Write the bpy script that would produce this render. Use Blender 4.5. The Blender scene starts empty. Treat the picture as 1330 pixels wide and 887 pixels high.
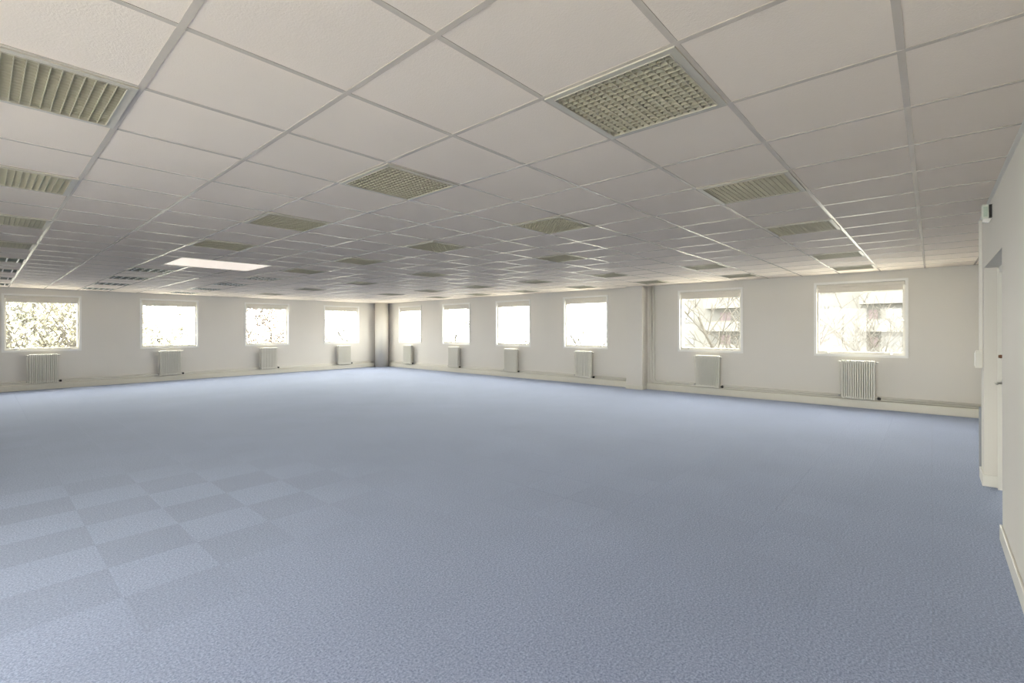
import bpy, bmesh, math, random
from mathutils import Matrix, Vector, Euler

random.seed(7)
C = bpy.context.scene.collection
PI = math.pi

# ------------------------------------------------------------------ camera
CAM_H = 1.4525
HEAD = 0.726                       # heading of the view, radians from +x
cam_d = bpy.data.cameras.new('camera')
cam_d.sensor_width = 36.0
cam_d.lens = 613.806 / 1330 * 36.0
cam_d.shift_y = -16.25 / 1330
cam_d.clip_start = 0.02
cam_d.clip_end = 500
cam = bpy.data.objects.new('camera', cam_d)
C.objects.link(cam)
cam.matrix_world = (Matrix.Translation((0, 0, CAM_H)) @ Matrix.Rotation(HEAD - PI / 2, 4, 'Z')
                    @ Matrix.Rotation(PI / 2, 4, 'X') @ Matrix.Rotation(-0.0025, 4, 'Z'))
bpy.context.scene.camera = cam

# ------------------------------------------------------------------ sky
world = bpy.data.worlds.new('overcast_sky')
bpy.context.scene.world = world
world.use_nodes = True
wn = world.node_tree
wbg = wn.nodes['Background']
wbg.inputs[0].default_value = (1.0, 0.955, 0.88, 1)
wbg.inputs[1].default_value = 15.0

# ------------------------------------------------------------------ exposure
vs = bpy.context.scene.view_settings
vs.view_transform = 'Standard'
vs.look = 'None'
vs.gamma = 1.0
vs.use_curve_mapping = False
vs.exposure = 0.69

# ------------------------------------------------------------------ room numbers
XR = 10.714      # inner face of the wall behind the right-hand windows
YL = 16.36       # inner face of the wall with the left-hand windows
YP = -0.36       # partition beside the camera
XB = -3.0        # wall behind the camera
H = 2.4688       # ceiling height
GX, GY, T = 1.052, 1.282, 0.6        # ceiling grid
CX0, CY0, CT = 0.516, 4.698, 0.47    # carpet tile grid
WL = [1.04, 3.64, 6.30, 8.93]                          # window centres, left wall
WR = [14.64, 12.06, 9.49, 6.91, 3.68, 1.00]            # window centres, back wall
RL = [1.034, 3.614, 6.29, 8.95]
RR = [14.607, 12.03, 9.45, 6.875, 3.673, 1.0]
WZ0, WZ1, WW = 0.925, 2.325, 1.40

# visibility helper, used only to choose which tiles become parts of their own
def visible(x, y, z):
    X = x * math.sin(HEAD) - y * math.cos(HEAD); Y = x * math.cos(HEAD) + y * math.sin(HEAD)
    if Y < 0.25: return False
    a = X / Y; b = (z - CAM_H) / Y
    return abs(a) < 1.083 + .35 / Y and -0.75 - .35 / Y < b < 0.70 + .35 / Y

# ------------------------------------------------------------------ materials
def mat(name, col, rough=0.6, spec=0.5, metallic=0.0, var=0.0, nscale=8.0, bump=0.0, bscale=60.0, objvar=0.0, emit=None, estr=0.0):
    m = bpy.data.materials.new(name); m.use_nodes = True
    nt = m.node_tree; b = nt.nodes['Principled BSDF']
    b.inputs['Base Color'].default_value = (*col, 1)
    b.inputs['Roughness'].default_value = rough
    b.inputs['Metallic'].default_value = metallic
    b.inputs['Specular IOR Level'].default_value = spec
    tc = nt.nodes.new('ShaderNodeNewGeometry')
    last = None
    if var > 0:
        n = nt.nodes.new('ShaderNodeTexNoise'); n.inputs['Scale'].default_value = nscale; n.inputs['Detail'].default_value = 4
        nt.links.new(tc.outputs['Position'], n.inputs['Vector'])
        r = nt.nodes.new('ShaderNodeMapRange'); r.inputs['From Min'].default_value = .3; r.inputs['From Max'].default_value = .7
        r.inputs['To Min'].default_value = 1 - var; r.inputs['To Max'].default_value = 1 + var
        nt.links.new(n.outputs['Fac'], r.inputs['Value']); last = r.outputs[0]
    if objvar > 0:
        o = nt.nodes.new('ShaderNodeObjectInfo')
        r = nt.nodes.new('ShaderNodeMapRange'); r.inputs['To Min'].default_value = 1 - objvar; r.inputs['To Max'].default_value = 1 + objvar
        nt.links.new(o.outputs['Random'], r.inputs['Value'])
        if last is None: last = r.outputs[0]
        else:
            mm = nt.nodes.new('ShaderNodeMath'); mm.operation = 'MULTIPLY'
            nt.links.new(last, mm.inputs[0]); nt.links.new(r.outputs[0], mm.inputs[1]); last = mm.outputs[0]
    if last is not None:
        v = nt.nodes.new('ShaderNodeVectorMath'); v.operation = 'SCALE'
        v.inputs[0].default_value = col
        nt.links.new(last, v.inputs['Scale']); nt.links.new(v.outputs[0], b.inputs['Base Color'])
    if bump > 0:
        n2 = nt.nodes.new('ShaderNodeTexNoise'); n2.inputs['Scale'].default_value = bscale; n2.inputs['Detail'].default_value = 3
        nt.links.new(tc.outputs['Position'], n2.inputs['Vector'])
        bp = nt.nodes.new('ShaderNodeBump'); bp.inputs['Strength'].default_value = bump; bp.inputs['Distance'].default_value = 0.002
        nt.links.new(n2.outputs['Fac'], bp.inputs['Height']); nt.links.new(bp.outputs[0], b.inputs['Normal'])
    if emit:
        b.inputs['Emission Color'].default_value = (*emit, 1); b.inputs['Emission Strength'].default_value = estr
    return m

M_wall = mat('painted_wall', (.73, .70, .645), .62, .3, var=.012, nscale=1.3, bump=.15, bscale=90)
M_trim = mat('white_gloss_trim', (.76, .74, .68), .38, .4, var=.01, nscale=3)
M_base = mat('cream_skirting', (.74, .715, .635), .4, .4, var=.01, nscale=4)
M_tile = mat('ceiling_tile_mineral', (.81, .725, .63), .85, .15, var=.015, nscale=2.2, bump=.5, bscale=160, objvar=.015)
M_tee = mat('enamelled_tee', (.59, .53, .455), .27, .55, var=.02, nscale=5)
M_louver = mat('aged_louver', (.46, .435, .335), .42, .4, var=.03, nscale=6)
M_lframe = mat('luminaire_frame', (.53, .50, .42), .35, .5, var=.02, nscale=6)
M_dark = mat('luminaire_inside', (.26, .26, .21), .6, .3, var=.04, nscale=9)
M_slot = mat('grey_green_slot', (.30, .33, .30), .5, .3, var=.05, nscale=9)
M_white = mat('white_enamel', (.84, .83, .80), .35, .5, var=.01, nscale=6)
M_blind = mat('roller_blind_fabric', (.74, .70, .63), .8, .2, var=.02, nscale=30)
M_rad = mat('radiator_enamel', (.74, .72, .645), .33, .5, var=.015, nscale=6)
M_black = mat('black_rubber', (.03, .028, .025), .5, .4, var=.1, nscale=20)
M_brass = mat('brown_bronze', (.20, .09, .04), .4, .5, metallic=.4, var=.1, nscale=30)
M_steel = mat('brushed_steel', (.55, .54, .51), .3, .5, metallic=.8, var=.05, nscale=40)
M_door = mat('door_paint', (.66, .67, .65), .45, .4, var=.01, nscale=3)
M_alarm = mat('alarm_plastic', (.72, .76, .68), .4, .4, var=.01, nscale=10)
M_lens = mat('green_grey_lens', (.45, .55, .47), .35, .5, var=.03, nscale=20)
M_bluegrey = mat('blue_grey_shade', (.33, .35, .38), .6, .3, var=.03, nscale=8)
M_light = mat('lit_diffuser', (.9, .88, .84), .5, .3, var=.01, nscale=5, emit=(1.0, .86, .72), estr=.46)
M_sub = mat('subfloor', (.2, .2, .2), .9, .1, var=.05, nscale=5)
M_plenum = mat('plenum_slab', (.4, .4, .4), .9, .1, var=.05, nscale=3)
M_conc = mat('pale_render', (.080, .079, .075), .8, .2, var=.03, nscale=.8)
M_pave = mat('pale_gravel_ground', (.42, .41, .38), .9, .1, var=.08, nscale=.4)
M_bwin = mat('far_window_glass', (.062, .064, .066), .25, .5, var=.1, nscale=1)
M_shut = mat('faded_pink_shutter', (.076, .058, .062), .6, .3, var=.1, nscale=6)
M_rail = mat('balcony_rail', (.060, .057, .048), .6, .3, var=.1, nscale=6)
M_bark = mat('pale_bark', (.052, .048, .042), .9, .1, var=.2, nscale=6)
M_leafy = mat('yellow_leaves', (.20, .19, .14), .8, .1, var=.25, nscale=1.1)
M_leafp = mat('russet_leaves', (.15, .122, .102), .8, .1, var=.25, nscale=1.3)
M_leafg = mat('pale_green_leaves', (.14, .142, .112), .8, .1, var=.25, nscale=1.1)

def glass_mat():
    m = bpy.data.materials.new('window_glass'); m.use_nodes = True
    nt = m.node_tree; nt.nodes.remove(nt.nodes['Principled BSDF'])
    o = nt.nodes['Material Output']
    t = nt.nodes.new('ShaderNodeBsdfTransparent'); t.inputs[0].default_value = (.93, .95, .94, 1)
    g = nt.nodes.new('ShaderNodeBsdfGlossy'); g.inputs['Roughness'].default_value = .03
    f = nt.nodes.new('ShaderNodeFresnel'); f.inputs[0].default_value = 1.3
    mx = nt.nodes.new('ShaderNodeMixShader')
    gb = nt.nodes.new('ShaderNodeNewGeometry')       # reflect on the entering face only
    q = nt.nodes.new('ShaderNodeMath'); q.operation = 'MULTIPLY_ADD'; q.inputs[1].default_value = -1; q.inputs[2].default_value = 1
    nt.links.new(gb.outputs['Backfacing'], q.inputs[0])
    qq = nt.nodes.new('ShaderNodeMath'); qq.operation = 'MULTIPLY'; nt.links.new(q.outputs[0], qq.inputs[0]); nt.links.new(f.outputs[0], qq.inputs[1])
    nt.links.new(qq.outputs[0], mx.inputs[0]); nt.links.new(t.outputs[0], mx.inputs[1]); nt.links.new(g.outputs[0], mx.inputs[2])
    nt.links.new(mx.outputs[0], o.inputs['Surface'])
    return m
M_glass = glass_mat()

def carpet_mat():
    m = bpy.data.materials.new('blue_carpet_pile'); m.use_nodes = True
    nt = m.node_tree; b = nt.nodes['Principled BSDF']; L = nt.links.new; N = nt.nodes.new
    b.inputs['Roughness'].default_value = .95; b.inputs['Specular IOR Level'].default_value = .1
    b.inputs['Sheen Weight'].default_value = .45; b.inputs['Sheen Roughness'].default_value = .5
    b.inputs['Sheen Tint'].default_value = (.75, .85, 1, 1)
    geo = N('ShaderNodeNewGeometry')
    n1 = N('ShaderNodeTexNoise'); n1.inputs['Scale'].default_value = 95; n1.inputs['Detail'].default_value = 3; n1.inputs['Roughness'].default_value = .8
    n2 = N('ShaderNodeTexNoise'); n2.inputs['Scale'].default_value = .8; n2.inputs['Detail'].default_value = 3
    L(geo.outputs['Position'], n1.inputs['Vector']); L(geo.outputs['Position'], n2.inputs['Vector'])
    cr = N('ShaderNodeValToRGB'); e = cr.color_ramp.elements
    e[0].position = .30; e[0].color = (.080, .102, .182, 1)
    e[1].position = .70; e[1].color = (.385, .435, .62, 1)
    L(n1.outputs['Fac'], cr.inputs[0])
    # quarter-turned tiles: light on their pile painted lighter and darker, cell by cell
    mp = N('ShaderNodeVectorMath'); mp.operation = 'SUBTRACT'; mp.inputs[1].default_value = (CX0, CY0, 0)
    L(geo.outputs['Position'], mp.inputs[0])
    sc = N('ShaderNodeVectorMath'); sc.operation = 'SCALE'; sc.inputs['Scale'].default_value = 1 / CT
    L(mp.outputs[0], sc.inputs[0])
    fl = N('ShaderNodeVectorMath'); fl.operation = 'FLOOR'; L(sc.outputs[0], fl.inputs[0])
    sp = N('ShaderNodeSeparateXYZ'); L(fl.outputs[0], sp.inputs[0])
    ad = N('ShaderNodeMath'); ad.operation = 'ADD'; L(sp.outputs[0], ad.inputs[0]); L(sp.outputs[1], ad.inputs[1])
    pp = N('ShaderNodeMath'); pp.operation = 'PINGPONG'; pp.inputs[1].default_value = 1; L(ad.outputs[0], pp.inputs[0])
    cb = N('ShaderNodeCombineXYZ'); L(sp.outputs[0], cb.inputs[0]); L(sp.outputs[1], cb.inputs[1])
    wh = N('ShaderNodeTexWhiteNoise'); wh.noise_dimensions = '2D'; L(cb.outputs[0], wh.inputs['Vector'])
    # painted pile shading is strongest in one patch and fades out around it
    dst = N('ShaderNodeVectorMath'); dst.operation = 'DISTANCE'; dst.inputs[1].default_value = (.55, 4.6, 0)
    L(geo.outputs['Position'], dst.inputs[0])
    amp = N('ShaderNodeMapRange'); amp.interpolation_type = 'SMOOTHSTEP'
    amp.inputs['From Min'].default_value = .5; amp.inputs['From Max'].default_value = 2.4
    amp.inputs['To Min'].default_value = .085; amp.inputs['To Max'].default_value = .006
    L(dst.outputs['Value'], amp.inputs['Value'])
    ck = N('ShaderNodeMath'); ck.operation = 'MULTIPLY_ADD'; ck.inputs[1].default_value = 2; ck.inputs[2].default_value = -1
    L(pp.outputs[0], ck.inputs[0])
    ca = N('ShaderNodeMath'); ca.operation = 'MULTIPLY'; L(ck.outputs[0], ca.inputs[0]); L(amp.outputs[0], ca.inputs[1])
    wr = N('ShaderNodeMapRange'); wr.inputs['To Min'].default_value = .98; wr.inputs['To Max'].default_value = 1.02; L(wh.outputs['Value'], wr.inputs['Value'])
    lo = N('ShaderNodeMapRange'); lo.inputs['From Min'].default_value = .3; lo.inputs['From Max'].default_value = .7
    lo.inputs['To Min'].default_value = .95; lo.inputs['To Max'].default_value = 1.05; L(n2.outputs['Fac'], lo.inputs['Value'])
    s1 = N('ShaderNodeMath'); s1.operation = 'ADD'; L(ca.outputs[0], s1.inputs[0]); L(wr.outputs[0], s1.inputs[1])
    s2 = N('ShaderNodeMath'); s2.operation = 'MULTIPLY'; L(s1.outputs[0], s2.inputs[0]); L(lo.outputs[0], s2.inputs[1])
    v = N('ShaderNodeVectorMath'); v.operation = 'SCALE'; L(cr.outputs[0], v.inputs[0]); L(s2.outputs[0], v.inputs['Scale'])
    L(v.outputs[0], b.inputs['Base Color'])
    bp = N('ShaderNodeBump'); bp.inputs['Strength'].default_value = .5; bp.inputs['Distance'].default_value = .003
    L(n1.outputs['Fac'], bp.inputs['Height']); L(bp.outputs[0], b.inputs['Normal'])
    return m
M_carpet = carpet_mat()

# ------------------------------------------------------------------ mesh helpers
def box(bm, x0, x1, y0, y1, z0, z1, bevel=0):
    if bevel:
        t = bmesh.new(); box(t, x0, x1, y0, y1, z0, z1)
        bmesh.ops.bevel(t, geom=t.edges[:], offset=bevel, segments=2, affect='EDGES', profile=.5)
        me = bpy.data.meshes.new('tmp'); t.to_mesh(me); t.free(); bm.from_mesh(me); bpy.data.meshes.remove(me)
        return
    v = [bm.verts.new(p) for p in ((x0, y0, z0), (x1, y0, z0), (x1, y1, z0), (x0, y1, z0), (x0, y0, z1), (x1, y0, z1), (x1, y1, z1), (x0, y1, z1))]
    for f in ((0, 3, 2, 1), (4, 5, 6, 7), (0, 1, 5, 4), (1, 2, 6, 5), (2, 3, 7, 6), (3, 0, 4, 7)):
        bm.faces.new([v[i] for i in f])

def tube(bm, pts, r, seg=10, caps=True, radii=None):
    pts = [Vector(p) for p in pts]; rings = []
    prev = None
    for i, p in enumerate(pts):
        d = (pts[min(i + 1, len(pts) - 1)] - pts[max(i - 1, 0)]).normalized()
        if prev is None:
            a = Vector((0, 0, 1)) if abs(d.z) < .9 else Vector((1, 0, 0))
            n = d.cross(a).normalized()
        else:
            n = (prev - d * prev.dot(d)).normalized()
        prev = n; b = d.cross(n)
        rr = radii[i] if radii else r
        rings.append([bm.verts.new(p + (n * math.cos(2 * PI * k / seg) + b * math.sin(2 * PI * k / seg)) * rr) for k in range(seg)])
    for a, b in zip(rings, rings[1:]):
        for k in range(seg):
            bm.faces.new((a[k], a[(k + 1) % seg], b[(k + 1) % seg], b[k]))
    if caps:
        bm.faces.new(rings[0][::-1]); bm.faces.new(rings[-1])

def lathe(bm, prof, c, axis='z', seg=16):
    c = Vector(c); rings = []
    for r, h in prof:
        ring = []
        for k in range(seg):
            a = 2 * PI * k / seg; p = (math.cos(a) * r, math.sin(a) * r, h)
            if axis == 'x': p = (h, p[0], p[1])
            if axis == 'y': p = (p[0], h, p[1])
            ring.append(bm.verts.new(c + Vector(p)))
        rings.append(ring)
    for a, b in zip(rings, rings[1:]):
        for k in range(seg):
            bm.faces.new((a[k], a[(k + 1) % seg], b[(k + 1) % seg], b[k]))
    bm.faces.new(rings[0][::-1]); bm.faces.new(rings[-1])

def obj(name, bm, m, parent=None, loc=None, smooth=False, kind=None, label=None):
    me = bpy.data.meshes.new(name)
    bmesh.ops.recalc_face_normals(bm, faces=bm.faces[:])
    if smooth:
        for f in bm.faces: f.smooth = True
    bm.to_mesh(me); bm.free(); me.materials.append(m)
    return link(name, me, parent, loc, kind, label)

def link(name, me, parent=None, loc=None, kind=None, label=None):
    o = bpy.data.objects.new(name, me); C.objects.link(o)
    if parent: o.parent = parent
    if loc: o.location = loc
    if kind: o['kind'] = kind
    if label: o['label'] = label
    return o

def thing(name, label, cat, loc=(0, 0, 0), rotz=0, group=None):
    o = bpy.data.objects.new(name, None); C.objects.link(o); o.empty_display_size = .1
    o.location = loc; o.rotation_euler = (0, 0, rotz); o['label'] = label; o['category'] = cat
    if group: o['group'] = group
    return o

def tag(o, label, cat, group=None):
    o['label'] = label; o['category'] = cat
    if group: o['group'] = group
    return o

def struct(name, bm, m, parent=None, label=None, smooth=False):
    o = obj(name, bm, m, parent, smooth=smooth)
    if parent is None:
        o['kind'] = 'structure'
        if label: o['label'] = label
    return o

def copy_tree(o, parent=None):
    c = o.copy(); C.objects.link(c); c.parent = parent
    for ch in list(o.children): copy_tree(ch, c)
    return c

# ------------------------------------------------------------------ walls
TH = .28
def holed_wall(name, along, a0, a1, face, out, holes, z1=H + .35, label=None):
    """wall running along x or y; inner face at 'face', thickness towards 'out' (+1/-1); holes: (c0, c1, z0, z1)"""
    bm = bmesh.new()
    cuts = sorted({a0, a1, *[h[0] for h in holes], *[h[1] for h in holes]})
    f0, f1 = sorted((face, face + out * TH))
    def b(p0, p1, q0, q1):
        if q1 - q0 < 1e-5: return
        if along == 'x': box(bm, p0, p1, f0, f1, q0, q1)
        else: box(bm, f0, f1, p0, p1, q0, q1)
    for p0, p1 in zip(cuts, cuts[1:]):
        hs = [h for h in holes if h[0] <= p0 + 1e-6 and h[1] >= p1 - 1e-6]
        if hs: b(p0, p1, -.05, hs[0][2]); b(p0, p1, hs[0][3], z1)
        else: b(p0, p1, -.05, z1)
    bmesh.ops.remove_doubles(bm, verts=bm.verts[:], dist=1e-5)
    # drop the inner faces between neighbouring boxes
    seen = {}
    for f in bm.faces: seen.setdefault(tuple(round(v, 4) for v in f.calc_center_median()), []).append(f)
    return struct(name, bm, M_wall, label=label)

IN = .035   # casing overlaps the opening
hl = [(c - WW / 2 + IN, c + WW / 2 - IN, WZ0 + IN, WZ1 - IN) for c in WL]
hr = [(c - WW / 2 + IN, c + WW / 2 - IN, WZ0 + IN, WZ1 - IN) for c in WR]
# unseen window past the left edge, added to let in daylight
hl2 = [(c - WW / 2 + IN, c + WW / 2 - IN, WZ0 + IN, WZ1 - IN) for c in (-1.5,)]
WB = [.75, 2.85]            # unseen tall glazing, added behind the viewpoint for daylight
GW, GB0, GB1 = 1.75, .12, 2.34
hb = [(c - GW / 2, c + GW / 2, GB0, GB1) for c in WB]
holed_wall('wall_left', 'x', XB - TH, XR + TH, YL, 1, hl + hl2, label='white painted wall with the left-hand row of windows')
holed_wall('wall_back', 'y', -1.6, YL, XR, 1, hr, label='white painted wall with the right-hand row of windows')
holed_wall('wall_rear', 'y', YP - TH, YL, XB, -1, hb, label='wall behind the viewpoint with glazed bays added for daylight')
# partition with the door recess, then the nib beyond it
bm = bmesh.new()
DX0, DX1, DZ = 4.63, 6.13, 2.0
box(bm, XB, DX0, YP - .24, YP, -.05, H + .35)
box(bm, DX0, DX1, YP - .24, YP, DZ, H + .35)
box(bm, DX1, 6.45, YP - .24, YP, -.05, H + .35)
struct('wall_right', bm, M_wall, label='white partition at the right edge with a recessed door')
bm = bmesh.new(); box(bm, 6.45, XR, YP - .24 - .12, YP - .24, -.05, H + .35)
struct('wall_right_beyond', bm, M_wall, label='wall set back behind the door pier')

# ------------------------------------------------------------------ floor and carpet
bm = bmesh.new(); box(bm, XB, XR, YP - .24, YL, -.10, -.006)
floor = struct('floor', bm, M_sub, label='floor laid with blue carpet tiles')
bm = bmesh.new(); box(bm, 0.0003, CT - .0003, .0003, CT - .0003, -.006, 0)
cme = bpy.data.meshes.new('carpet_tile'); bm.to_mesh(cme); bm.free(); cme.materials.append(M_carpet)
cells = []
for i in range(-16, 24):
    for j in range(-12, 27):
        x0, y0 = CX0 + i * CT, CY0 + j * CT
        if x0 + CT <= XB or x0 >= XR or y0 + CT <= YP - .24 or y0 >= YL: continue
        whole = x0 >= XB and x0 + CT <= XR and y0 >= YP and y0 + CT <= YL
        cx, cy = x0 + CT / 2, y0 + CT / 2
        cells.append((not (whole and visible(cx, cy, 0)), math.hypot(cx, cy), x0, y0, whole))
cells.sort()
for k, (nv, d, x0, y0, whole) in enumerate(cells[:300]):
    if nv: continue
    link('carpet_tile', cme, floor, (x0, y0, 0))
bm = bmesh.new()
for k, (nv, d, x0, y0, whole) in enumerate(cells):
    if k < 300 and not nv: continue
    box(bm, max(x0, XB) + .0003, min(x0 + CT, XR) - .0003, max(y0, YP - .24) + .0003, min(y0 + CT, YL) - .0003, -.006, 0)
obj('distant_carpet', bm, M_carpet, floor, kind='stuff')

# ------------------------------------------------------------------ ceiling
bm = bmesh.new(); box(bm, XB, XR, YP - .24, YL, H + .30, H + .40)
ceiling = struct('ceiling', bm, M_plenum, label='suspended ceiling of white mineral tiles in a metal grid')
LOUV = {}
for i in (-5, -2, 1, 4, 7, 11, 14):
    js = (-1, 4, 9, 13, 17, 21) if i == 7 else (-1, 2, 5, 8, 11, 14, 17, 20, 23)
    for j in js:
        if i == 1 and j == 11: continue
        if i in (11, 14) and j > 17: continue
        if i == -5 and j < 8: continue
        if i == -2 and j == -1: continue
        LOUV[(i, j)] = 'slot' if (j >= 14 and i <= 4) else 'louver'
LIT = [(1, 11), (2, 11)]
LITRECT = (GX + 1.38 * T, GX + 3.38 * T, GY + 10.93 * T, GY + 12.65 * T)
litcells = {(i, j) for i in (1, 2, 3) for j in (10, 11, 12)}
TR, TF = .0025, .012     # tile face above the flange, half flange width
bm = bmesh.new()
g = .001
box(bm, g, T - g, g, T - g, 0, .015)
tme = bpy.data.meshes.new('ceiling_tile'); bm.to_mesh(tme); bm.free(); tme.materials.append(M_tile)
tl = []
for i in range(-13, 17):
    for j in range(-4, 27):
        if (i, j) in LOUV or (i, j) in litcells: continue
        x0, y0 = GX + i * T, GY + j * T
        if x0 + T <= XB or x0 >= XR or y0 + T <= YP - .24 or y0 >= YL: continue
        yn = YP
        whole = x0 >= XB and x0 + T <= XR and y0 >= yn and y0 + T <= YL
        cx, cy = x0 + T / 2, y0 + T / 2
        tl.append((not (visible(cx, cy, H) and (whole or (x0 + T < 6.5 and x0 > 0))), math.hypot(cx, cy), x0, y0, whole))
tl.sort()
bmr = bmesh.new()
for k, (nv, d, x0, y0, whole) in enumerate(tl):
    if k < 300 and not nv:
        if whole: link('ceiling_tile', tme, ceiling, (x0, y0, H + TR))
        else:
            b2 = bmesh.new(); box(b2, g, min(T, XR - x0) - g, max(0, YP - y0) + g, min(T, YL - y0) - g, 0, .015)
            obj('ceiling_tile', b2, M_tile, ceiling, (x0, y0, H + TR))
    else:
        box(bmr, max(x0, XB) + g, min(x0 + T, XR) - g, max(y0, YP if x0 < 6 else YP - .24) + g, min(y0 + T, YL) - g, H + TR, H + TR + .015)
# cut pieces around the lit panel
lx0, lx1, ly0, ly1 = LITRECT
bx0, bx1, by0, by1 = GX + T, GX + 4 * T, GY + 10 * T, GY + 13 * T
for a0, a1, c0, c1 in ((bx0, bx1, by0, ly0), (bx0, bx1, ly1, by1), (bx0, lx0, ly0, ly1), (lx1, bx1, ly0, ly1)):
    box(bmr, a0 + g, a1 - g, c0 + g, c1 - g, H + TR, H + TR + .015)
obj('distant_tiles', bmr, M_tile, ceiling, kind='stuff')

def tee(x0, x1, y0, y1, name):
    bm = bmesh.new()
    if x1 - x0 > y1 - y0:
        y = (y0 + y1) / 2
        box(bm, x0, x1, y0, y1, H, H + .002); box(bm, x0, x1, y - .0009, y + .0009, H + .002, H + .035)
    else:
        x = (x0 + x1) / 2
        box(bm, x0, x1, y0, y1, H, H + .002); box(bm, x - .0009, x + .0009, y0, y1, H + .002, H + .035)
    obj(name, bm, M_tee, ceiling)
for i in range(-12, 17):
    x = GX + i * T
    if XB < x < XR - .02:
        segs = [(YP if x < 6.4 else YP - .24, YL)]
        if lx0 < x < lx1: segs = [(segs[0][0], ly0 - .012), (ly1 + .012, YL)]
        for a, b in segs: tee(x - TF, x + TF, a, b, 'main_tee')
for j in range(-3, 26):
    y = GY + j * T
    if YP - .24 < y < YL - .02:
        segs = [(XB, XR)] if y > YP else [(6.45, XR)]
        if ly0 < y < ly1: segs = [(XB, lx0 - .012), (lx1 + .012, XR)]
        for a, b in segs:
            # laid just above the main tees so the faces never fight
            bm = bmesh.new(); box(bm, a, b, y - TF, y + TF, H + .0004, H + .0022); box(bm, a, b, y - .0009, y + .0009, H + .0022, H + .035)
            obj('cross_tee', bm, M_tee, ceiling)
# perimeter angles
for n, (a, b, c, d) in (('trim_1', (XB, XR, YL - .022, YL)), ('trim_2', (XR - .022, XR, YP - .24, YL)), ('trim_3', (XB, 6.45, YP, YP + .022)), ('trim_4', (XB, XB + .022, YP, YL))):
    bm = bmesh.new(); box(bm, a, b, c, d, H - .0008, H + .0024)
    if d - c < b - a:
        yy = c if n == 'trim_3' else d
        box(bm, a, b, *( (yy, yy + .0015) if n == 'trim_3' else (yy - .0015, yy)), H, H + .025)
    else:
        box(bm, *( (a, a + .0015) if n == 'trim_4' else (b - .0015, b)), c, d, H, H + .025)
    struct(n, bm, M_trim, label='white perimeter angle where ceiling meets wall')

# ------------------------------------------------------------------ luminaires
def wedge(bm, along, p, a0, a1, zb, zt, wb, wt, n=3):
    """curved louver blade: narrow at the bottom, flaring towards the top"""
    prof = []
    for k in range(n + 1):
        t = k / n; prof.append((wb + (wt - wb) * t * t, zb + (zt - zb) * t))
    for (w0, z0), (w1, z1) in zip(prof, prof[1:]):
        for s in (-1, 1):
            q = [(a0, p + s * w0 / 2, z0), (a1, p + s * w0 / 2, z0), (a1, p + s * w1 / 2, z1), (a0, p + s * w1 / 2, z1)]
            if along == 'y': q = [(b, a, c) for a, b, c in q]
            bm.faces.new([bm.verts.new(v) for v in q])
    q = [(a0, p - wb / 2, zb), (a1, p - wb / 2, zb), (a1, p + wb / 2, zb), (a0, p + wb / 2, zb)]
    if along == 'y': q = [(b, a, c) for a, b, c in q]
    bm.faces.new([bm.verts.new(v) for v in q])

def frame_bm(s, w, z0, z1, rim=True):
    bm = bmesh.new()
    for a in ((-s, s, -s, -s + w), (-s, s, s - w, s), (-s, -s + w, -s + w, s - w), (s - w, s, -s + w, s - w)):
        box(bm, *a, z0, z1)
    return bm

def make_louver():
    t = thing('ceiling_luminaire', 'x', 'ceiling light')
    s = .294
    obj('frame', frame_bm(s, .030, -.006, .012), M_lframe, t)
    bm = bmesh.new(); s2 = s - .030
    for a in ((-s2, s2, -s2, -s2 + .003), (-s2, s2, s2 - .003, s2), (-s2, -s2 + .003, -s2, s2), (s2 - .003, s2, -s2, s2)):
        box(bm, *a, -.009, .0)
    obj('inner_rim', bm, M_lframe, t)
    bm = bmesh.new()
    n = 16; st = 2 * s2 / n
    for k in range(1, n):
        wedge(bm, 'x', -s2 + k * st, -s2, s2, -.004, .020, .0022, .013)
        wedge(bm, 'y', -s2 + k * st, -s2, s2, -.0045, .018, .0022, .013)
    o = obj('louver', bm, M_louver, t, kind='stuff')
    bm = bmesh.new()
    box(bm, -s, s, -s, s, .075, .080)
    for a in ((-s, s, -s, -s + .004), (-s, s, s - .004, s), (-s, -s + .004, -s, s), (s - .004, s, -s, s)):
        box(bm, *a, .012, .078)
    obj('housing', bm, M_dark, t)
    for k in range(4):
        bm = bmesh.new(); tube(bm, [(-.25, -.2 + k * .1333, .05), (.25, -.2 + k * .1333, .05)], .013, 8)
        obj('lamp_tube', bm, M_white, t)
    return t

def make_slot():
    t = thing('ceiling_luminaire', 'x', 'ceiling light')
    s = .294
    obj('frame', frame_bm(s, .020, -.004, .012), M_lframe, t)
    bm = bmesh.new()
    box(bm, -s, s, -s, s, .055, .060)
    for a in ((-s, s, -s, -s + .004), (-s, s, s - .004, s), (-s, -s + .004, -s, s), (s - .004, s, -s, s)):
        box(bm, *a, .012, .058)
    obj('housing', bm, M_slot, t)
    for k in range(5):
        x = -.22 + k * .11
        bm = bmesh.new(); box(bm, x - .007, x + .007, -s + .02, s - .02, -.004, .022)
        obj('cross_blade', bm, M_white, t)
    for y in (-.09, .09):
        bm = bmesh.new(); box(bm, -s + .02, s - .02, y - .004, y + .004, .0, .025)
        obj('long_blade', bm, M_slot, t)
    return t

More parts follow.
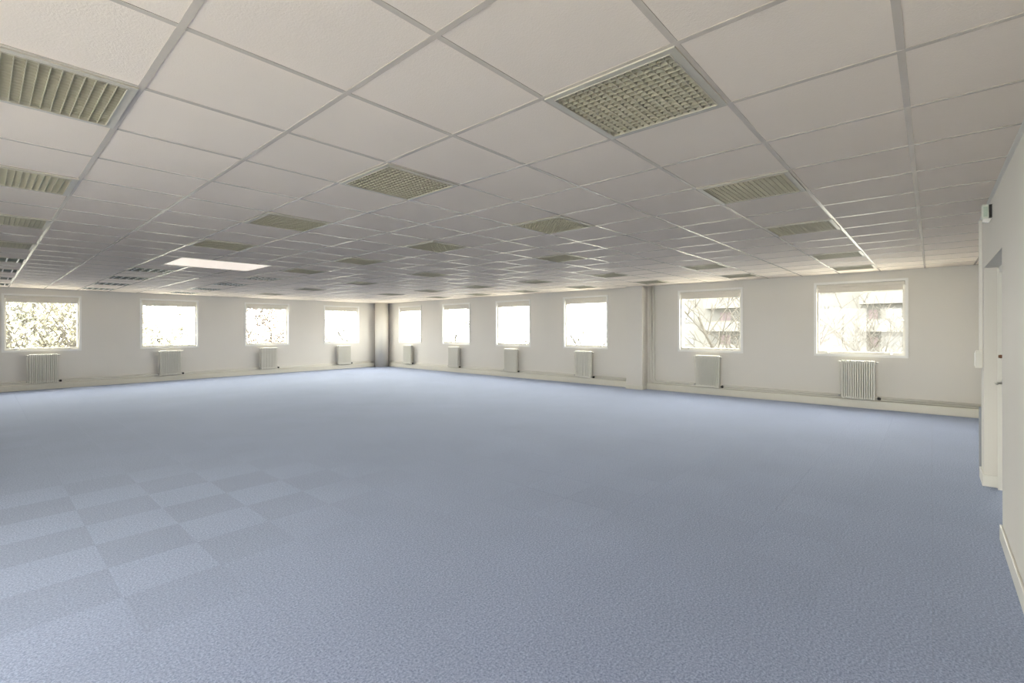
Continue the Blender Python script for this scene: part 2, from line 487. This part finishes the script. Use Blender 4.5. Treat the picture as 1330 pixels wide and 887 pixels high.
protoL = make_louver(); protoS = make_slot(); first = {'louver': True, 'slot': True}
ordn = ['first', 'second', 'third', 'fourth', 'fifth', 'sixth', 'seventh', 'eighth', 'ninth']
cols = {14: 'row nearest right-hand windows', 11: 'second row from right-hand windows',
        7: 'third row from right-hand windows', 4: 'fourth row from right-hand windows',
        1: 'fifth row from right-hand windows', -2: 'row at the left edge', -5: 'outermost row past left edge'}
for i in cols:
    js = sorted(j for (a, j) in LOUV if a == i)
    for q, j in enumerate(js):
        x, y = GX + i * T + T / 2, GY + j * T + T / 2
        if not visible(x, y, H): continue
        k = LOUV[(i, j)]; p = protoL if k == 'louver' else protoS
        if first[k]: o = p; first[k] = False
        else: o = copy_tree(p)
        o.location = (x, y, H)
        vis_js = [jj for jj in js if visible(x, GY + jj * T + T / 2, H)]
        o['label'] = ('unlit louvered ' if k == 'louver' else 'dark slotted ') + 'ceiling light, ' + ordn[vis_js.index(j)] + ' from near end, ' + cols[i]
        o['group'] = 'unlit square ceiling lights' if k == 'louver' else 'dark slotted ceiling lights'
t = thing('ceiling_panel_light', 'large lit white panel glowing in the ceiling towards the left-hand windows', 'ceiling light', ((lx0 + lx1) / 2, (ly0 + ly1) / 2, H))
hx, hy = (lx1 - lx0) / 2, (ly1 - ly0) / 2
bm = bmesh.new()
for a in ((-hx, hx, -hy, -hy + .012), (-hx, hx, hy - .012, hy), (-hx, -hx + .012, -hy, hy), (hx - .012, hx, -hy, hy)): box(bm, *a, -.004, .04)
obj('frame', bm, M_white, t)
bm = bmesh.new(); box(bm, -hx + .012, hx - .012, -hy + .012, hy - .012, -.002, .004)
obj('diffuser', bm, M_light, t)

# ------------------------------------------------------------------ windows (built facing +y, room towards -y)
def make_window():
    t = bpy.data.objects.new('window_1', None); C.objects.link(t); t.empty_display_size = .1
    t['kind'] = 'structure'
    w = WW / 2; z0, z1 = 0, WZ1 - WZ0
    bm = bmesh.new()      # casing, 12 mm proud of the wall
    cw = .042
    for a in ((-w, w, z0, z0 + cw), (-w, w, z1 - cw, z1), (-w, -w + cw, z0 + cw, z1 - cw), (w - cw, w, z0 + cw, z1 - cw)):
        box(bm, a[0], a[1], -.012, .0, a[2], a[3])
    # reveal lining
    i0 = w - IN
    li = .007
    for a in ((-i0, i0, z0 + IN, z0 + IN + li), (-i0, i0, z1 - IN - li, z1 - IN), (-i0, -i0 + li, z0 + IN, z1 - IN), (i0 - li, i0, z0 + IN, z1 - IN)):
        box(bm, a[0], a[1], -.0, .06, a[2], a[3])
    obj('casing', bm, M_white, t)
    bm = bmesh.new()      # sash, set back
    fw = .078
    for a in ((-i0 + li, i0 - li, z0 + cw, z0 + .092), (-i0 + li, i0 - li, z1 - .10, z1 - cw), (-i0 + li, -w + fw, z0 + .092, z1 - .1), (w - fw, i0 - li, z0 + .092, z1 - .1)):
        box(bm, a[0], a[1], .045, .10, a[2], a[3])
    obj('sash', bm, M_trim, t)
    bm = bmesh.new(); box(bm, -w + fw - .01, w - fw + .01, .068, .074, z0 + .085, z1 - .095)
    obj('pane', bm, M_glass, t)
    bm = bmesh.new()
    box(bm, -w + .048, w - .048, .010, .040, z1 - .100, z1 - .046, bevel=.004)
    bl = obj('blind_box', bm, M_blind, t)
    bm = bmesh.new(); box(bm, -w + .070, w - .070, .030, .034, z1 - .19, z1 - .095)
    box(bm, -w + .068, w - .068, .026, .037, z1 - .200, z1 - .188)
    obj('blind_fabric', bm, M_blind, bl)
    for s in (-1, 1):
        bm = bmesh.new(); lathe(bm, [(.012, 0), (.012, -.012), (.008, -.016)], (s * (w - .062), .045, .66), 'y', 10)
        obj('pivot', bm, M_steel, t)
        bm = bmesh.new(); box(bm, s * .47 - .022, s * .47 + .022, .028, .046, z0 + .055, z0 + .085, bevel=.003)
        obj('latch', bm, M_steel, t)
    bm = bmesh.new(); box(bm, -w + .05, w - .05, .10, .30, z0 - .01, z0 + .035)
    obj('sill', bm, M_trim, t)
    return t
wp = make_window(); n = 0
def portal(loc, rot, w=1.3, h=1.3):
    l = bpy.data.lights.new('window_portal', 'AREA'); l.shape = 'RECTANGLE'; l.size = w; l.size_y = h
    l.cycles.is_portal = True
    o = bpy.data.objects.new('window_portal', l); C.objects.link(o); o.location = loc; o.rotation_euler = rot
wlab = ['first', 'second', 'third', 'fourth', 'fifth', 'sixth']
for k, c in enumerate(WL + [-1.5]):
    o = wp if n == 0 else copy_tree(wp); n += 1; o.name = 'window_%d' % n
    o.location = (c, YL, WZ0)
    o['label'] = ('square white-framed window, %s from the left on the left-hand wall' % wlab[k]) if k < 4 else 'unseen white-framed window added past the left edge for daylight'
    portal((c, YL + .2, WZ0 + .7), (-PI / 2, 0, 0))
for k, c in enumerate(WR):
    o = copy_tree(wp); n += 1; o.name = 'window_%d' % n
    o.location = (XR, c, WZ0); o.rotation_euler = (0, 0, -PI / 2)
    o['label'] = 'square white-framed window, %s from the far corner on the right-hand wall' % wlab[k]
    portal((XR + .2, c, WZ0 + .7), (-PI / 2, 0, -PI / 2))
for k, c in enumerate(WB):  # added bays out of view that bring daylight into the room
    n += 1
    o = bpy.data.objects.new('window_%d' % n, None); C.objects.link(o); o['kind'] = 'structure'
    o['label'] = 'unseen tall glazed bay added behind the viewpoint for daylight'
    bm = bmesh.new(); e = .06
    for a in ((c - GW / 2, c + GW / 2, GB0, GB0 + e), (c - GW / 2, c + GW / 2, GB1 - e, GB1), (c - GW / 2, c - GW / 2 + e, GB0 + e, GB1 - e), (c + GW / 2 - e, c + GW / 2, GB0 + e, GB1 - e), (c - e / 2, c + e / 2, GB0 + e, GB1 - e)):
        box(bm, XB - .12, XB - .06, *a)
    obj('sash', bm, M_trim, o)
    for s_ in (0, 1):
        bm = bmesh.new(); y0 = c - GW / 2 + e - .005 if s_ == 0 else c + e / 2 - .005
        box(bm, XB - .094, XB - .088, y0, y0 + GW / 2 - 1.5 * e + .01, GB0 + e - .005, GB1 - e + .005)
        obj('pane', bm, M_glass, o)
    portal((XB - .2, c, (GB0 + GB1) / 2), (-PI / 2, 0, PI / 2), 2.3, 2.2)

# ------------------------------------------------------------------ columns
bm = bmesh.new(); box(bm, 10.42, XR, 5.13, 5.55, 0, H + .3)
struct('trim_5', bm, M_wall, label='white square column standing against the right-hand window wall')
bm = bmesh.new(); box(bm, 10.408, XR, 5.118, 5.562, 0, .10, bevel=.004)
struct('baseboard_column', bm, M_base, label='low skirting wrapped round the square column')
bm = bmesh.new()
lathe(bm, [(.262, 0), (.262, H + .3)], (10.455, 16.10, 0), 'z', 48)
struct('trim_6', bm, M_wall, label='round white column in the far corner', smooth=False)
for f in bpy.data.objects['trim_6'].data.polygons: f.use_smooth = len(f.vertices) == 4

# ------------------------------------------------------------------ skirting duct and pipes
def skirt(name, along, a0, a1, face, label, end=False):
    bm = bmesh.new()
    if along == 'x':
        box(bm, a0, a1, face - .085, face, 0, .147, bevel=.006)
        box(bm, a0, a1, face - .089, face - .082, .018, .132)
    else:
        box(bm, face - .085, face, a0, a1, 0, .147, bevel=.006)
        box(bm, face - .089, face - .082, a0, a1, .018, .132)
    return struct(name, bm, M_base, label=label)
skirt('baseboard_left', 'x', XB, 10.22, YL, 'cream boxed skirting under the left-hand windows')
skirt('baseboard_back', 'y', 5.56, 15.87, XR, 'cream boxed skirting between the far corner and the square column')
skirt('baseboard_back_right', 'y', -.60, 5.12, XR, 'cream boxed skirting right of the square column')
def run(pts, r, label, grp='painted heating pipes above the skirting'):
    bm = bmesh.new(); tube(bm, pts, r, 10)
    return tag(obj('heating_pipe', bm, M_trim, smooth=True), label, 'pipe', grp)
run([(XB, YL - .038, .168), (10.2, YL - .038, .168)], .0185, 'lower cream heating pipe above the skirting of the left-hand window wall')
run([(XB, YL - .036, .206), (10.2, YL - .036, .206)], .0175, 'upper heating pipe on the left-hand window wall')
run([(XR - .038, 5.56, .168), (XR - .038, 15.85, .168)], .0185, 'lower heating pipe between the far corner and the square column')
run([(XR - .036, 5.56, .206), (XR - .036, 15.85, .206)], .0175, 'upper heating pipe between far corner and square column')
def bend(v, r, xx, zl, rad, label):
    pts = [(xx, v, H - .002), (xx, v, zl + rad)]
    for k in range(1, 7):
        a = k / 6 * PI / 2; pts.append((xx, v - rad + rad * math.cos(a), zl + rad - rad * math.sin(a)))
    pts.append((xx, -.60, zl)); run(pts, r, label)
bend(5.03, .0185, XR - .038, .168, .10, 'heating pipe next to the square column, dropping and bending along the skirting')
bend(4.955, .0175, XR - .036, .206, .09, 'outer of the pair of vertical pipes right of the square column')

# ------------------------------------------------------------------ radiators (front faces -y)
def make_radiator():
    t = thing('radiator', 'x', 'radiator')
    n = 15; w = .50; st = w / n; zb, zt = .165, .865
    bm = bmesh.new()      # one column section: rounded fin with two tubes front to back
    prof = [(-.016, zb + .02), (-.016, zt - .03), (-.011, zt - .008), (0, zt), (.0, zt)]
    box(bm, -.0118, .0118, -.165, -.135, zb + .015, zt - .012, bevel=.0095)
    box(bm, -.0118, .0118, -.110, -.080, zb + .015, zt - .012, bevel=.0095)
    box(bm, -.0160, .0160, -.168, -.077, zt - .055, zt, bevel=.010)
    box(bm, -.0160, .0160, -.168, -.077, zb, zb + .055, bevel=.010)
    me = bpy.data.meshes.new('section'); bmesh.ops.recalc_face_normals(bm, faces=bm.faces[:]); bm.to_mesh(me); bm.free(); me.materials.append(M_rad)
    for k in range(n): link('section', me, t, (-w / 2 + st * (k + .5), 0, 0))
    bm = bmesh.new(); tube(bm, [(-w / 2 - .045, -.12, zt - .03), (-w / 2, -.12, zt - .03)], .014, 10)
    tube(bm, [(-w / 2 - .030, -.12, zt - .03), (-w / 2 - .030, -.12, zb + .03), (-w / 2 - .030, -.06, .225)], .009, 8)
    obj('feed_pipe', bm, M_rad, t, smooth=True)
    bm = bmesh.new(); lathe(bm, [(.012, 0), (.017, -.006), (.017, -.03), (.010, -.036)], (-w / 2 - .030, -.12, zb + .05), 'y', 12)
    obj('bleed_valve', bm, M_steel, t, smooth=True)
    bm = bmesh.new(); tube(bm, [(w / 2, -.12, zb + .03), (w / 2 + .03, -.12, zb + .03), (w / 2 + .045, -.06, .225)], .010, 8)
    va = obj('valve', bm, M_steel, t, smooth=True)
    bm = bmesh.new(); lathe(bm, [(.013, 0), (.024, .008), (.026, .04), (.018, .052)], (w / 2 + .025, -.12, zb + .03), 'x', 14)
    obj('thermostat_knob', bm, M_black, va, smooth=True)
    bm = bmesh.new(); tube(bm, [(w / 2, -.12, zt - .03), (w / 2 + .05, -.12, zt - .03)], .011, 8)
    obj('end_plug', bm, M_steel, t, smooth=True)
    for s in (-1, 1):
        bm = bmesh.new(); box(bm, s * .16 - .012, s * .16 + .012, -.09, .0, zt - .14, zt - .11); box(bm, s * .16 - .02, s * .16 + .02, -.006, 0, zt - .2, zt - .05)
        obj('bracket', bm, M_rad, t)
    return t
rp = make_radiator()
for k, c in enumerate(RL):
    o = rp if k == 0 else copy_tree(rp)
    o.location = (c, YL, 0)
    o['label'] = 'cream column radiator under the %s window from the left on the left-hand wall' % wlab[k]
    o['group'] = 'column radiators under the windows'
for k, c in enumerate(RR):
    o = copy_tree(rp); o.location = (XR, c, 0); o.rotation_euler = (0, 0, -PI / 2)
    o['label'] = 'cream column radiator under the %s window from the far corner on the right-hand wall' % wlab[k]
    o['group'] = 'column radiators under the windows'

# ------------------------------------------------------------------ door recess, pier, fittings
def basebd(name, x0, x1, label):
    bm = bmesh.new(); box(bm, x0, x1, YP, YP + .014, 0, .105, bevel=.004); return struct(name, bm, M_trim, label=label)
basebd('baseboard_right', XB, DX0 + .014, 'white skirting along the near partition')
bm = bmesh.new()
box(bm, DX1 - .014, 6.464, YP, YP + .014, 0, .105, bevel=.004)
box(bm, DX1 - .014, DX1, YP - .09, YP + .004, 0, .105, bevel=.004)
box(bm, 6.45, 6.464, YP - .24, YP + .004, 0, .105, bevel=.004)
struct('baseboard_pier', bm, M_trim, label='white skirting wrapped round the door pier')
d = bpy.data.objects.new('door_1', None); C.objects.link(d); d['kind'] = 'structure'; d['label'] = 'white door set back in the partition at the right edge'
yd = YP - .095
bm = bmesh.new()
box(bm, DX1 - .055, DX1 - .001, yd - .08, yd, 0, DZ - .001); box(bm, DX1 - .075, DX1 - .055, yd - .08, yd + .012, 0, DZ - .02)
box(bm, DX0 + .001, DX0 + .055, yd - .08, yd, 0, DZ - .001); box(bm, DX0 + .055, DX1 - .055, yd - .08, yd, DZ - .055, DZ - .001)
obj('door_frame', bm, M_trim, d)
bm = bmesh.new(); box(bm, DX0 + .057, DX1 - .077, yd - .06, yd - .015, .008, DZ - .057)
dl = obj('door_leaf', bm, M_door, d)
bm = bmesh.new(); hxx = DX1 - .18
box(bm, hxx - .02, hxx + .02, yd - .016, yd - .007, .84, 1.0, bevel=.003)
tube(bm, [(hxx, yd - .012, .965), (hxx, yd + .022, .965), (hxx - .012, yd + .032, .965), (hxx - .12, yd + .032, .965)], .008, 8)
obj('door_handle', bm, M_steel, dl, smooth=True)
bm = bmesh.new(); lathe(bm, [(.014, 0), (.016, .02), (.012, .032)], (hxx, yd - .016, 1.20), 'y', 12)
obj('deadbolt', bm, M_brass, dl, smooth=True)

bm = bmesh.new(); box(bm, 6.30, 6.335, YP, YP + .022, 1.235, H - .001, bevel=.002)
tag(obj('cable_trunking', bm, M_trim), 'narrow white cable trunking running up the door pier to the ceiling', 'trunking')
t = thing('wall_switch_box', 'white switch box on the door pier below the cable trunking', 'switch', (6.315, YP, 1.07))
bm = bmesh.new(); box(bm, -.045, .045, 0, .048, 0, .165, bevel=.006); obj('body', bm, M_trim, t)
bm = bmesh.new(); box(bm, -.032, .032, .047, .053, .02, .145, bevel=.002); obj('switch_plate', bm, M_white, t)
t = thing('motion_detector', 'small white motion detector high on the partition near the ceiling', 'alarm sensor', (5.34, YP, 2.30))
bm = bmesh.new(); box(bm, -.034, .034, .018, .058, .02, .135, bevel=.008); obj('body', bm, M_alarm, t)
bm = bmesh.new(); box(bm, -.0348, -.030, .026, .050, .035, .115, bevel=.001); obj('lens', bm, M_lens, t)
bm = bmesh.new(); box(bm, -.026, .026, .0, .019, .03, .13); obj('back_plate', bm, M_black, t)
bm = bmesh.new()
v = [bm.verts.new(p) for p in ((-.03, 0, .02), (.03, 0, .02), (.03, .05, .022), (-.03, .05, .022), (-.02, .02, -.012), (.02, .02, -.012), (.02, .055, .0), (-.02, .055, .0))]
for f in ((0, 1, 2, 3), (7, 6, 5, 4), (0, 4, 5, 1), (1, 5, 6, 2), (2, 6, 7, 3), (3, 7, 4, 0)): bm.faces.new([v[q] for q in f])
obj('swivel_foot', bm, M_white, t)
bm = bmesh.new(); box(bm, 6.47, 6.50, YP - .20, YP - .02 + .035, .055, .68, bevel=.003)  # blue-grey shade beside the pier, put into the colour of a thin strip
tag(obj('shade_strip', bm, M_bluegrey), 'narrow strip of painted blue-grey shade low beside the door pier', 'shade strip')

# ------------------------------------------------------------------ outdoors
GZ = -7.0
bm = bmesh.new(); box(bm, -160, 200, -160, 200, GZ - .5, GZ)
tag(obj('ground', bm, M_pave), 'pale ground far below outside the windows', 'ground')['kind'] = 'structure'

def building(x0, y0, y1, label, nfl=6, z_first=-5.9, fh=2.9, seed=0):
    rnd = random.Random(seed)
    t = thing('apartment_building', label, 'building', (0, 0, 0))
    bm = bmesh.new(); box(bm, x0, x0 + 12, y0, y1, GZ, z_first + nfl * fh + .6)
    obj('wall', bm, M_conc, t)
    return t
# the block seen through the two nearest right-hand windows
BX = 62.0
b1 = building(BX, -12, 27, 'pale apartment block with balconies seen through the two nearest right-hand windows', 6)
FL = 2.84
for fl in range(6):
    zf = -4.36 + fl * FL
    def bal(y0, y1):
        bm = bmesh.new(); box(bm, BX - 1.5, BX, y0, y1, zf - .22, zf)
        s = obj('balcony', bm, M_conc, b1)
        bm = bmesh.new(); box(bm, BX - 1.5, BX - 1.42, y0, y1, zf, zf + 1.0); obj('parapet', bm, M_conc, s)
        bm = bmesh.new(); box(bm, BX - 1.52, BX - 1.40, y0, y1, zf + 1.0, zf + 1.07); obj('hand_rail', bm, M_rail, s)
    def win(y0, y1, z0, z1, m=M_bwin):
        bm = bmesh.new()
        for a in ((y0, y1, z0, z0 + .07), (y0, y1, z1 - .07, z1), (y0, y0 + .07, z0, z1), (y1 - .07, y1, z0, z1), ((y0 + y1) / 2 - .03, (y0 + y1) / 2 + .03, z0, z1)):
            box(bm, BX - .06, BX + .02, *a)
        f = obj('window', bm, M_conc, b1)
        bm = bmesh.new(); box(bm, BX - .03, BX + .01, y0 + .05, y1 - .05, z0 + .05, z1 - .05); obj('pane', bm, m, f)
    bal(-1.5, 5.6)
    win(4.1, 5.0, zf, zf + 2.1, M_shut); win(2.2, 3.6, zf + .9, zf + 2.2); win(.2, 1.4, zf + .6, zf + 2.2)
    win(7.4, 8.5, zf + 1.1, zf + 2.5, M_shut if fl % 2 else M_bwin)
    win(8.8, 9.5, zf + 1.1, zf + 2.5, M_shut if fl % 2 else M_bwin)
    bal(15.0, 21.5)
    win(12.2, 13.5, zf + .9, zf + 2.3); win(16, 17.4, zf, zf + 2.2); win(18.6, 20, zf + .9, zf + 2.2, M_shut); win(23.2, 24.6, zf + .9, zf + 2.2)
# a lower block behind the trees of the left-hand windows
b2 = thing('apartment_building', 'pale building glimpsed between the trees through the leftmost window', 'building', (0, 0, 0))
bm = bmesh.new(); box(bm, -12, 2, 66, 78, GZ, 3.2); obj('wall', bm, M_conc, b2)
for fl in range(3):
    for k in range(5):
        x = -10.5 + k * 2.5; z = -5.5 + fl * 3
        bm = bmesh.new(); box(bm, x, x + 1.2, 65.95, 66.02, z, z + 1.4); f = obj('window', bm, M_bwin, b2)

def tree(x, y, hgt, label, leafm=None, nleaf=0, seed=1, spread=1.0, leafsize=.12):
    rnd = random.Random(seed)
    t = thing('tree', label, 'tree', (x, y, GZ), 0, 'trees outside the windows')
    bm = bmesh.new(); tips = []
    def branch(p, d, ln, r, lev):
        pts = [p]; q = p; dd = d
        ns = 4 if lev < 2 else 3
        for k in range(ns):
            dd = (dd + Vector((rnd.uniform(-.2, .2), rnd.uniform(-.2, .2), rnd.uniform(-.06, .12)))).normalized()
            q = q + dd * ln / ns; pts.append(q)
        radii = [max(.012, r * (1 - .55 * k / ns)) for k in range(ns + 1)]
        tube(bm, pts, r, 6 if lev < 2 else 4 if lev < 3 else 3, caps=False, radii=radii)
        if lev >= 2: tips.extend(pts[1:])
        if lev == 4: return
        nb = (7, 6, 4, 3)[lev]
        for k in range(nb):
            a = pts[rnd.randint(1 if lev else 2, ns)]
            ang = rnd.uniform(0, 2 * PI); el = rnd.uniform(.1, .95)
            nd = (Vector((math.cos(ang), math.sin(ang), el)) * .8 * spread + dd * .6).normalized()
            branch(a, nd, ln * rnd.uniform(.5, .72), radii[-1] * .75, lev + 1)
    branch(Vector((0, 0, 0)), Vector((0, 0, 1)), hgt * .48, hgt * .020, 0)
    obj('trunk', bm, M_bark, t)
    if leafm and nleaf:
        bm = bmesh.new()
        for k in range(nleaf):
            c = rnd.choice(tips) + Vector([rnd.gauss(0, .28) for _ in range(3)])
            u = Vector([rnd.gauss(0, 1) for _ in range(3)]).normalized(); w = u.orthogonal().normalized()
            s = leafsize * rnd.uniform(.6, 1.3)
            bm.faces.new([bm.verts.new(c + u * s), bm.verts.new(c + w * s * .5), bm.verts.new(c - u * s), bm.verts.new(c - w * s * .5)])
        obj('foliage', bm, leafm, t, kind='stuff')
    return t
# rays from the viewpoint through each window fix where a tree must stand to be seen in it
def through(c, wall, dist):
    if wall == 'L': v = Vector((c, YL)); return v.x * dist / YL, dist
    return dist, c * dist / XR
for k, (c, dst, hgt, lab, lm, nl, ls) in enumerate((
        (.75, 26, 12.0, 'yellowing tree filling the leftmost window', M_leafy, 2300, .11),
        (1.45, 45, 13.5, 'pale green tree far behind, between the two leftmost windows', M_leafg, 3600, .17),
        (3.40, 35, 12.5, 'tall yellow-leaved tree behind the second left-hand window', M_leafy, 3600, .14),
        (6.2, 26, 12.0, 'russet-leaved tree behind the third left-hand window', M_leafp, 4200, .11),
        (8.9, 36, 12.5, 'nearly bare tree behind the fourth left-hand window', M_leafg, 500, .11))):
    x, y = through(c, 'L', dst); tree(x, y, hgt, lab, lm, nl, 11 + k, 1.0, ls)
for k, (c, dst, hgt, lab, lm, nl) in enumerate((
        (14.4, 20, 11.5, 'bare tree behind the farthest right-hand window', None, 0),
        (12.0, 30, 12.5, 'bare tree behind the second right-hand window from the corner', None, 0),
        (9.3, 19, 11.5, 'bare tree behind the third right-hand window from the corner', None, 0),
        (6.7, 29, 12.5, 'bare twiggy tree behind the window left of the square column', None, 0),
        (3.2, 21, 12.5, 'bare spreading tree behind the window right of the square column', None, 0),
        (.2, 31, 11.0, 'bare tree reaching across the rightmost window', None, 0))):
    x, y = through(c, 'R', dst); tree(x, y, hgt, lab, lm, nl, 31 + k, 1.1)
